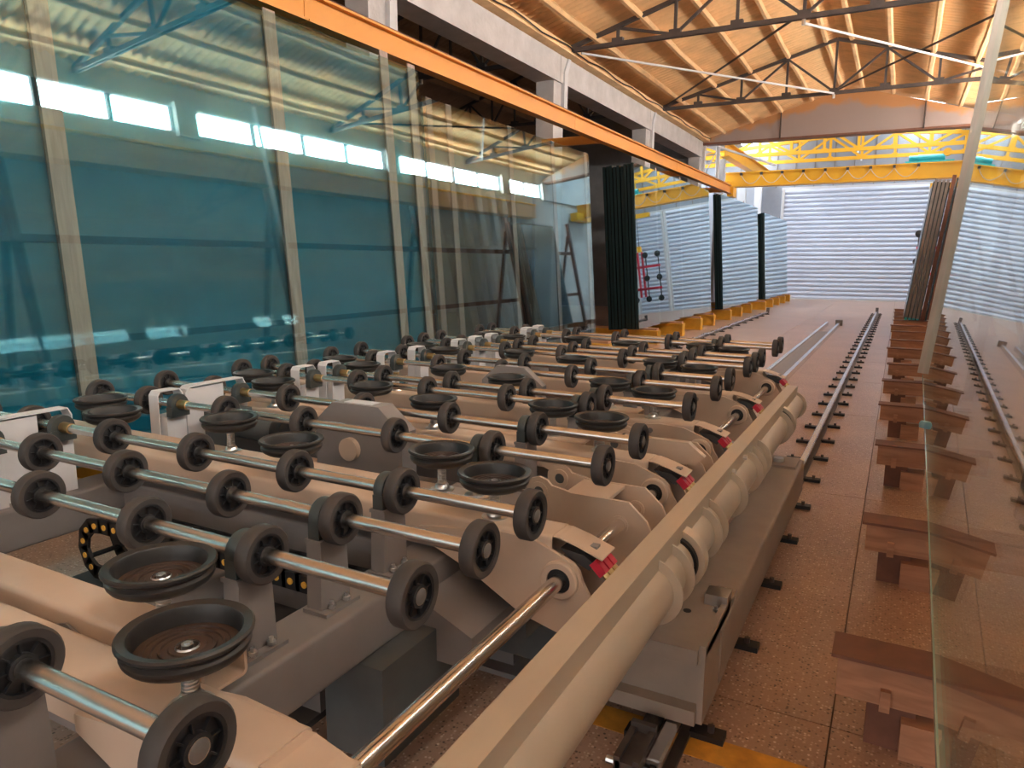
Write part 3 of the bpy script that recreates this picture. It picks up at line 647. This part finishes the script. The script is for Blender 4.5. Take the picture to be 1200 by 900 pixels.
# ------------------------------------------------------------------ suction arms
def cup_meshes():
    body = MB().lathe([(.0, .874), (.070, .874), (.084, .877), (.099, .886), (.1045, .893), (.1065, .899), (.1060, .903), (.1005, .908), (.1005, .911), (.1075, .915), (.1125, .920), (.1125, .9245), (.109, .928), (.094, .925), (.0915, .921), (.089, .898), (.087, .892)], n=40).mesh('cup_body', 'cup_rubber', 35)
    pl = MB().lathe([(0, .890), (.016, .890), (.018, .894), (.030, .894), (.032, .8915), (.042, .8915), (.043, .895), (.047, .895), (.048, .8915), (.056, .8915), (.057, .895), (.061, .895), (.062, .8915), (.070, .8915), (.071, .895), (.075, .895), (.076, .8915), (.087, .8915), (.0885, .889)], n=40).mesh('cup_plate', 'cup_plate', 30)
    nut = MB().lathe([(.022, .8925), (.019, .897), (.019, .8935)], n=16).tube((0,0,.890), (0,0,.899), .011, 6).tube((0,0,.899), (0,0,.902), .006, 10).mesh('centre_nut', 'zinc')
    st = MB().lathe([(.040, .782), (.040, .786), (.026, .789), (.022, .802), (.016, .806), (.016, .814)], n=20)
    z = .814
    while z < .872: st.lathe([(.0115, z), (.0155, z+.002), (.0155, z+.005), (.0115, z+.007)], n=14); z += .007
    st.lathe([(.0115, .81), (.0115, .876)], n=12)
    return body, pl, nut, st.mesh('stem', 'zinc', 40)
CB, CP, CN, CS = cup_meshes()
def cup(t, x, y):
    o = t['_o']; c = link('suction_cup', CB, t, (x-o[0], y-o[1], -o[2])); link('cup_plate', CP, c); link('centre_nut', CN, c); link('stem', CS, c)
def channel_body(t, x0, x1, yc, hw, z0, z1, m, name='arm_body'):
    b = MB(); hw2 = hw; sec = [(a+yc, c+(z0+z1)/2) for a, c in rrect(2*hw, z1-z0, .014)]
    ins = [(a+yc, c+(z0+z1)/2) for a, c in rrect(2*hw-.014, z1-z0-.014, .008)]; n = len(sec)
    b.v = [(x0, *p) for p in sec]+[(x1, *p) for p in sec]+[(x1, *p) for p in ins]+[(x1-.12, *p) for p in ins]
    for k in range(3):
        for i in range(n): b.f.append((k*n+i, (k+1)*n+i, (k+1)*n+(i+1)%n, k*n+(i+1)%n))
    b.f += [tuple(range(n)), tuple(range(4*n-1, 3*n-1, -1))]
    return b.build(name, m, t, 30)
HX, HZ = -.775, .665
pairs = [(.745, .905), (1.82, 1.965), (2.71, 2.86), (3.43, 3.58), (4.35, 4.50), (5.40, 5.555)]
plate_poly = [(-1.26, .70), (-1.26, .735), (-.98, .772), (-.86, .765)]+[(HX+.066*cos(rad(a)), HZ+.066*sin(rad(a))) for a in (80, 55, 30, 5)]+[(-.655, .58), (-.675, .52), (-.76, .495), (-.90, .53), (-1.08, .63)]
for k, (ya, yb) in enumerate(pairs):
    t = thing('suction_arm', 'cream arm ending in a hinge flap, %s pair from the camera' % ORD[k], 'arm', (-2.1, ya, .69), 'cream arms with suction cups')
    channel_body(t, -3.55, -.81, ya, .062, .690, .782, 'cream')
    for s in (-1, 1):
        pl = MB().prism(plate_poly, ya+s*.068-.006, ya+s*.068+.006).build('side_plate', 'cream', t)
        yy = ya+s*.074
        MB().lathe([(.036, 0), (.036, s*.016), (.052, s*.016), (.056, s*.012), (.056, 0)], (HX, yy, HZ), 'y', 28, closed=True).build('hub_ring', 'cream', pl, 40)
        MB().lathe([(.022, 0), (.022, s*.010), (.036, s*.010), (.036, 0)], (HX, yy, HZ), 'y', 20, closed=True).build('bearing', 'black', pl, 40)
    MB().prism([(-.835, .779), (-.79, .779), (-.735, .765), (-.66, .738), (-.66, .734), (-.735, .761), (-.79, .775), (-.835, .775)], ya-.052, ya+.050).build('hinge_flap', 'cream', t)
    MB().box(-.712, -.690, ya-.016, ya+.012, .7475, .7565).build('flap_label', 'grey_paint', t)
    MB().prism([(-.79, .745), (-.72, .738), (-.688, .718), (-.70, .695), (-.76, .72)], ya-.045, ya+.045).build('valve_block', 'dark_steel', t)
    for i in range(3):
        yy = ya-.034+.034*i; c = MB().bar((-.690, yy, .722), (-.658, yy, .690), .026, .026).build('coupling', 'red_plastic', t); MB().tube((-.658, yy, .690), (-.645, yy, .677), .010, 8).build('fitting', 'brass', c)
    MB().tube((-1.02, ya-.074, .735), (-1.02, ya-.082, .735), .014, 12).build('bolt', 'grey_paint', t, 40)
    if k == 0: MB().box(-.80, -.70, ya-.055, ya+.055, .70, .755).build('end_cover', 'cream', t)
    for x in (-1.03, -1.86, -2.88): cup(t, x, ya)
    t = thing('suction_beam', 'cream beam with suction cups behind the hinged arm, %s pair from the camera' % ORD[k], 'arm', (-2.3, yb, .69), 'cream beams with suction cups')
    channel_body(t, -3.65, -1.14, yb, .056, .695, .782, 'cream', 'beam_body')
    MB().prism([(-1.9, .60), (-1.55, .70), (-1.52, .74), (-1.57, .755), (-1.95, .63)], yb-.068, yb-.062).build('link_plate', 'grey_paint', t); MB().tube((-1.56, yb-.074, .725), (-1.56, yb-.06, .725), .016, 12).build('bolt', 'zinc', t)
    for x in (-1.318, -2.345, -3.19): cup(t, x, yb)
    # cross links that tie both beams to the frame
    for x in (-1.5, -2.5, -3.3): MB().box(x-.04, x+.04, ya+.062, yb-.056, .70, .735).build('tie_plate', 'cream', t)

# chrome pivot shaft through all the hubs
t = thing('pivot_shaft', 'long polished pivot shaft running through the arm hubs', 'shaft', (HX, 3.2, HZ)); MB().tube((HX, .30, HZ), (HX, 5.95, HZ), .0215, 24).build('rod', 'chrome_shaft', t, 40)

# cream torque tube with its square bar and flanges
TX, TZ, TR = -.592, .572, .080
t = thing('torque_tube', 'thick cream steel tube with a square bar welded on top', 'tube', (TX, 3, TZ-TR))
tb = MB().tube((TX, .35, TZ), (TX, 5.25, TZ), TR, 40).build('tube', 'cream_tube', t, 40)
MB().box(-.628, -.560, .35, 5.25, TZ+TR-.012, TZ+TR+.056).build('square_bar', 'cream_tube', t)
def flange(y, r, th, m='cream_tube', name='flange'): MB().lathe([(TR-.004, 0), (r, 0), (r, th), (TR-.004, th)], (TX, y, TZ), 'y', 40, closed=True).build(name, m, t, 40)
for y in (1.98, 2.12, 2.52, 2.62, 3.02, 3.40, 3.52, 3.66, 4.45): flange(y, TR+.028, .008)
for y in (2.22, 4.42+.12): flange(y, TR+.010, .022, 'black', 'seal'); flange(y+.024, TR+.030, .055, 'cream_tube', 'bearing_ring')
flange(5.235, TR+.02, .02, name='end_flange')
for y in (3.30, 3.05): MB().tube((-.56, y, TZ+TR+.02), (-.545, y, TZ+TR+.02), .011, 8).build('bolt', 'zinc', t)

# lever brackets between the arms
def lever(y0, y1, label):
    t = thing('lever_bracket', label, 'bracket', (-.85, (y0+y1)/2, .5), 'cream lever brackets on the torque tube')
    lug = [(-1.08+.055*cos(rad(a)), .735+.055*sin(rad(a))) for a in (200, 160, 125, 90, 55, 30)]
    poly = lug+[(-.985, .755), (-.955, .748), (-.745, .748), (-.68, .69), (-.64, .60), (-.68, .535), (-.76, .50), (-.90, .54), (-1.08, .66)]
    for y in (y0, y1):
        pl = MB().prism(poly, y-.006, y+.006).build('side_plate', 'cream', t)
        MB().lathe([(.020, -.012), (.020, -.006), (.036, -.006), (.036, -.012)], (-1.08, y, .735), 'y', 20, closed=True).build('lug_ring', 'cream', pl, 40); MB().lathe([(.0, -.0065), (.020, -.0065)], (-1.08, y, .735), 'y', 16).build('pin', 'sheet_dark', pl)
        MB().lathe([(.022, -.012), (.022, -.006), (.032, -.006), (.032, -.012)], (HX, y, HZ), 'y', 20, closed=True).build('hub_ring', 'cream', pl, 40)
    MB().box(-.98, -.82, y0+.006, y1-.006, .735, .747).build('top_plate', 'cream', t)
    MB().bar((-1.0, (y0+y1)/2, .60), (-.72, (y0+y1)/2, .56), y1-y0-.014, .05).build('web', 'cream', t)
lever(2.24, 2.42, 'cream hinge bracket with two lugs beside the second arm'); lever(3.02+.0, 3.17, 'cream hinge bracket with two lugs beside the third arm')
t = thing('arm_cover', 'cream folded cover box with a small triangle sticker', 'cover', (-.85, 3.03, .7))
MB().prism([(-1.02, .70), (-.70, .70), (-.66, .74), (-.73, .795), (-1.02, .795)], 2.955, 2.99).build('shell', 'cream', t); MB().prism([(-.93, 2.965), (-.89, 2.965), (-.91, 2.985)], .795, .797, 'z').build('sticker', 'brass', t)

# stud bolts with brass heads on the arms
for k, (x, y) in enumerate(((-1.19, 1.965), (-2.62, 3.43))):
    t = thing('stud_bolt', 'upright zinc stud with a brass head on the %s cream arm' % ORD[1+2*k], 'bolt', (x, y, .782)); MB().tube((x, y, .794), (x, y, .87), .010, 10).build('stud', 'zinc', t); MB().tube((x, y, .87), (x, y, .892), .018, 6).build('head', 'brass', t); MB().lathe([(0, .797), (.03, .789), (.034, .782)], (x, y, 0), 'z', 16).build('washer', 'zinc', t, 40)

# carriage running on the floor rail
t = thing('rail_carriage', 'long grey carriage beam riding on the floor rail', 'carriage', (-.57, 3.3, .09))
p = [(a-.53, c+.21) for a, c in rrect(.19, .21, .015)]; MB().prism(p, 2.35, 4.75).build('beam', 'carriage', t, 30)
MB().box(-.69, -.44, 2.14, 2.62, .315, .345).build('top_plate', 'carriage', t); MB().box(-.90, -.46, 2.15, 2.35, .12, .33).build('end_box', 'carriage', t); MB().box(-.46, -.44, 2.12, 2.50, .09, .36).build('side_plate', 'carriage', t)
MB().box(-.90, -.46, 2.10, 2.16, .09, .14).build('lower_lip', 'carriage', t); MB().box(-.90, -.46, 2.10, 2.15, .30, .35).build('upper_lip', 'carriage', t)
MB().box(-.52, -.44, 2.44, 2.52, .345, .385).build('clamp', 'zinc', t)
for x, y in ((-.47, 2.40), (-.47, 2.56), (-.60, 2.3)): link('bolt', BOLT, t, (x+.57, y-3.3, .345-.09))
MB().tube((-.56, 2.36, .345), (-.56, 2.36, .347), .014, 14).build('hole_plug', 'black', t); MB().box(-.68, -.46, 4.5, 4.74, .315, .33).build('end_plate', 'carriage', t); MB().tube((-.57, 4.6, .33), (-.57, 4.6, .352), .03, 14).build('end_bolt', 'zinc', t)
MB().tube((-.55, 2.2, .12), (-.51, 2.2, .12), .035, 16).build('wheel', 'dark_steel', t); MB().tube((-.55, 4.6, .12), (-.51, 4.6, .12), .035, 16).build('wheel', 'dark_steel', t)

# ------------------------------------------------------------------ vacuum lifter hanging by the far right packs
t = thing('vacuum_lifter', 'red framed vacuum lifter with black pads by the roller door', 'lifter', (1.3, 30.6, .7))
for z in (1.15, 2.1): MB().box(.45, 2.2, 30.55, 30.63, z-.05, z+.05).build('cross_bar', 'red_plastic', t)
for x in (1.2, 1.4): MB().box(x-.04, x+.04, 30.55, 30.63, .8, 2.75).build('mast', 'red_plastic', t)
for x in (.5, 1.05, 1.6, 2.15):
    for z in (.7, 1.6, 2.6):
        MB().lathe([(0, 0), (.10, 0), (.13, -.05), (.03, -.08), (0, -.08)], (x, 30.55, z), 'y', 16).build('suction_pad', 'black', t, 40)
    MB().box(x-.02, x+.02, 30.56, 30.60, .7, 2.6).build('pad_bar', 'dark_steel', t)
MB().tube((1.3, 30.6, 2.95), (1.3, 30.6, 4.2), .015, 6).build('chain', 'dark_steel', t); MB().box(1.22, 1.38, 30.52, 30.68, 2.75, 3.0).build('hook_block', 'crane_yellow', t)
t = thing('jib_beam', 'yellow jib beam carrying the vacuum lifter', 'jib', (1.2, 30.6, 4.2)); MB().box(.7, XR-.02, 30.5, 30.7, 4.2, 4.38).build('beam', 'crane_yellow', t)

for o in bpy.data.objects:
    if '_o' in o: del o['_o']
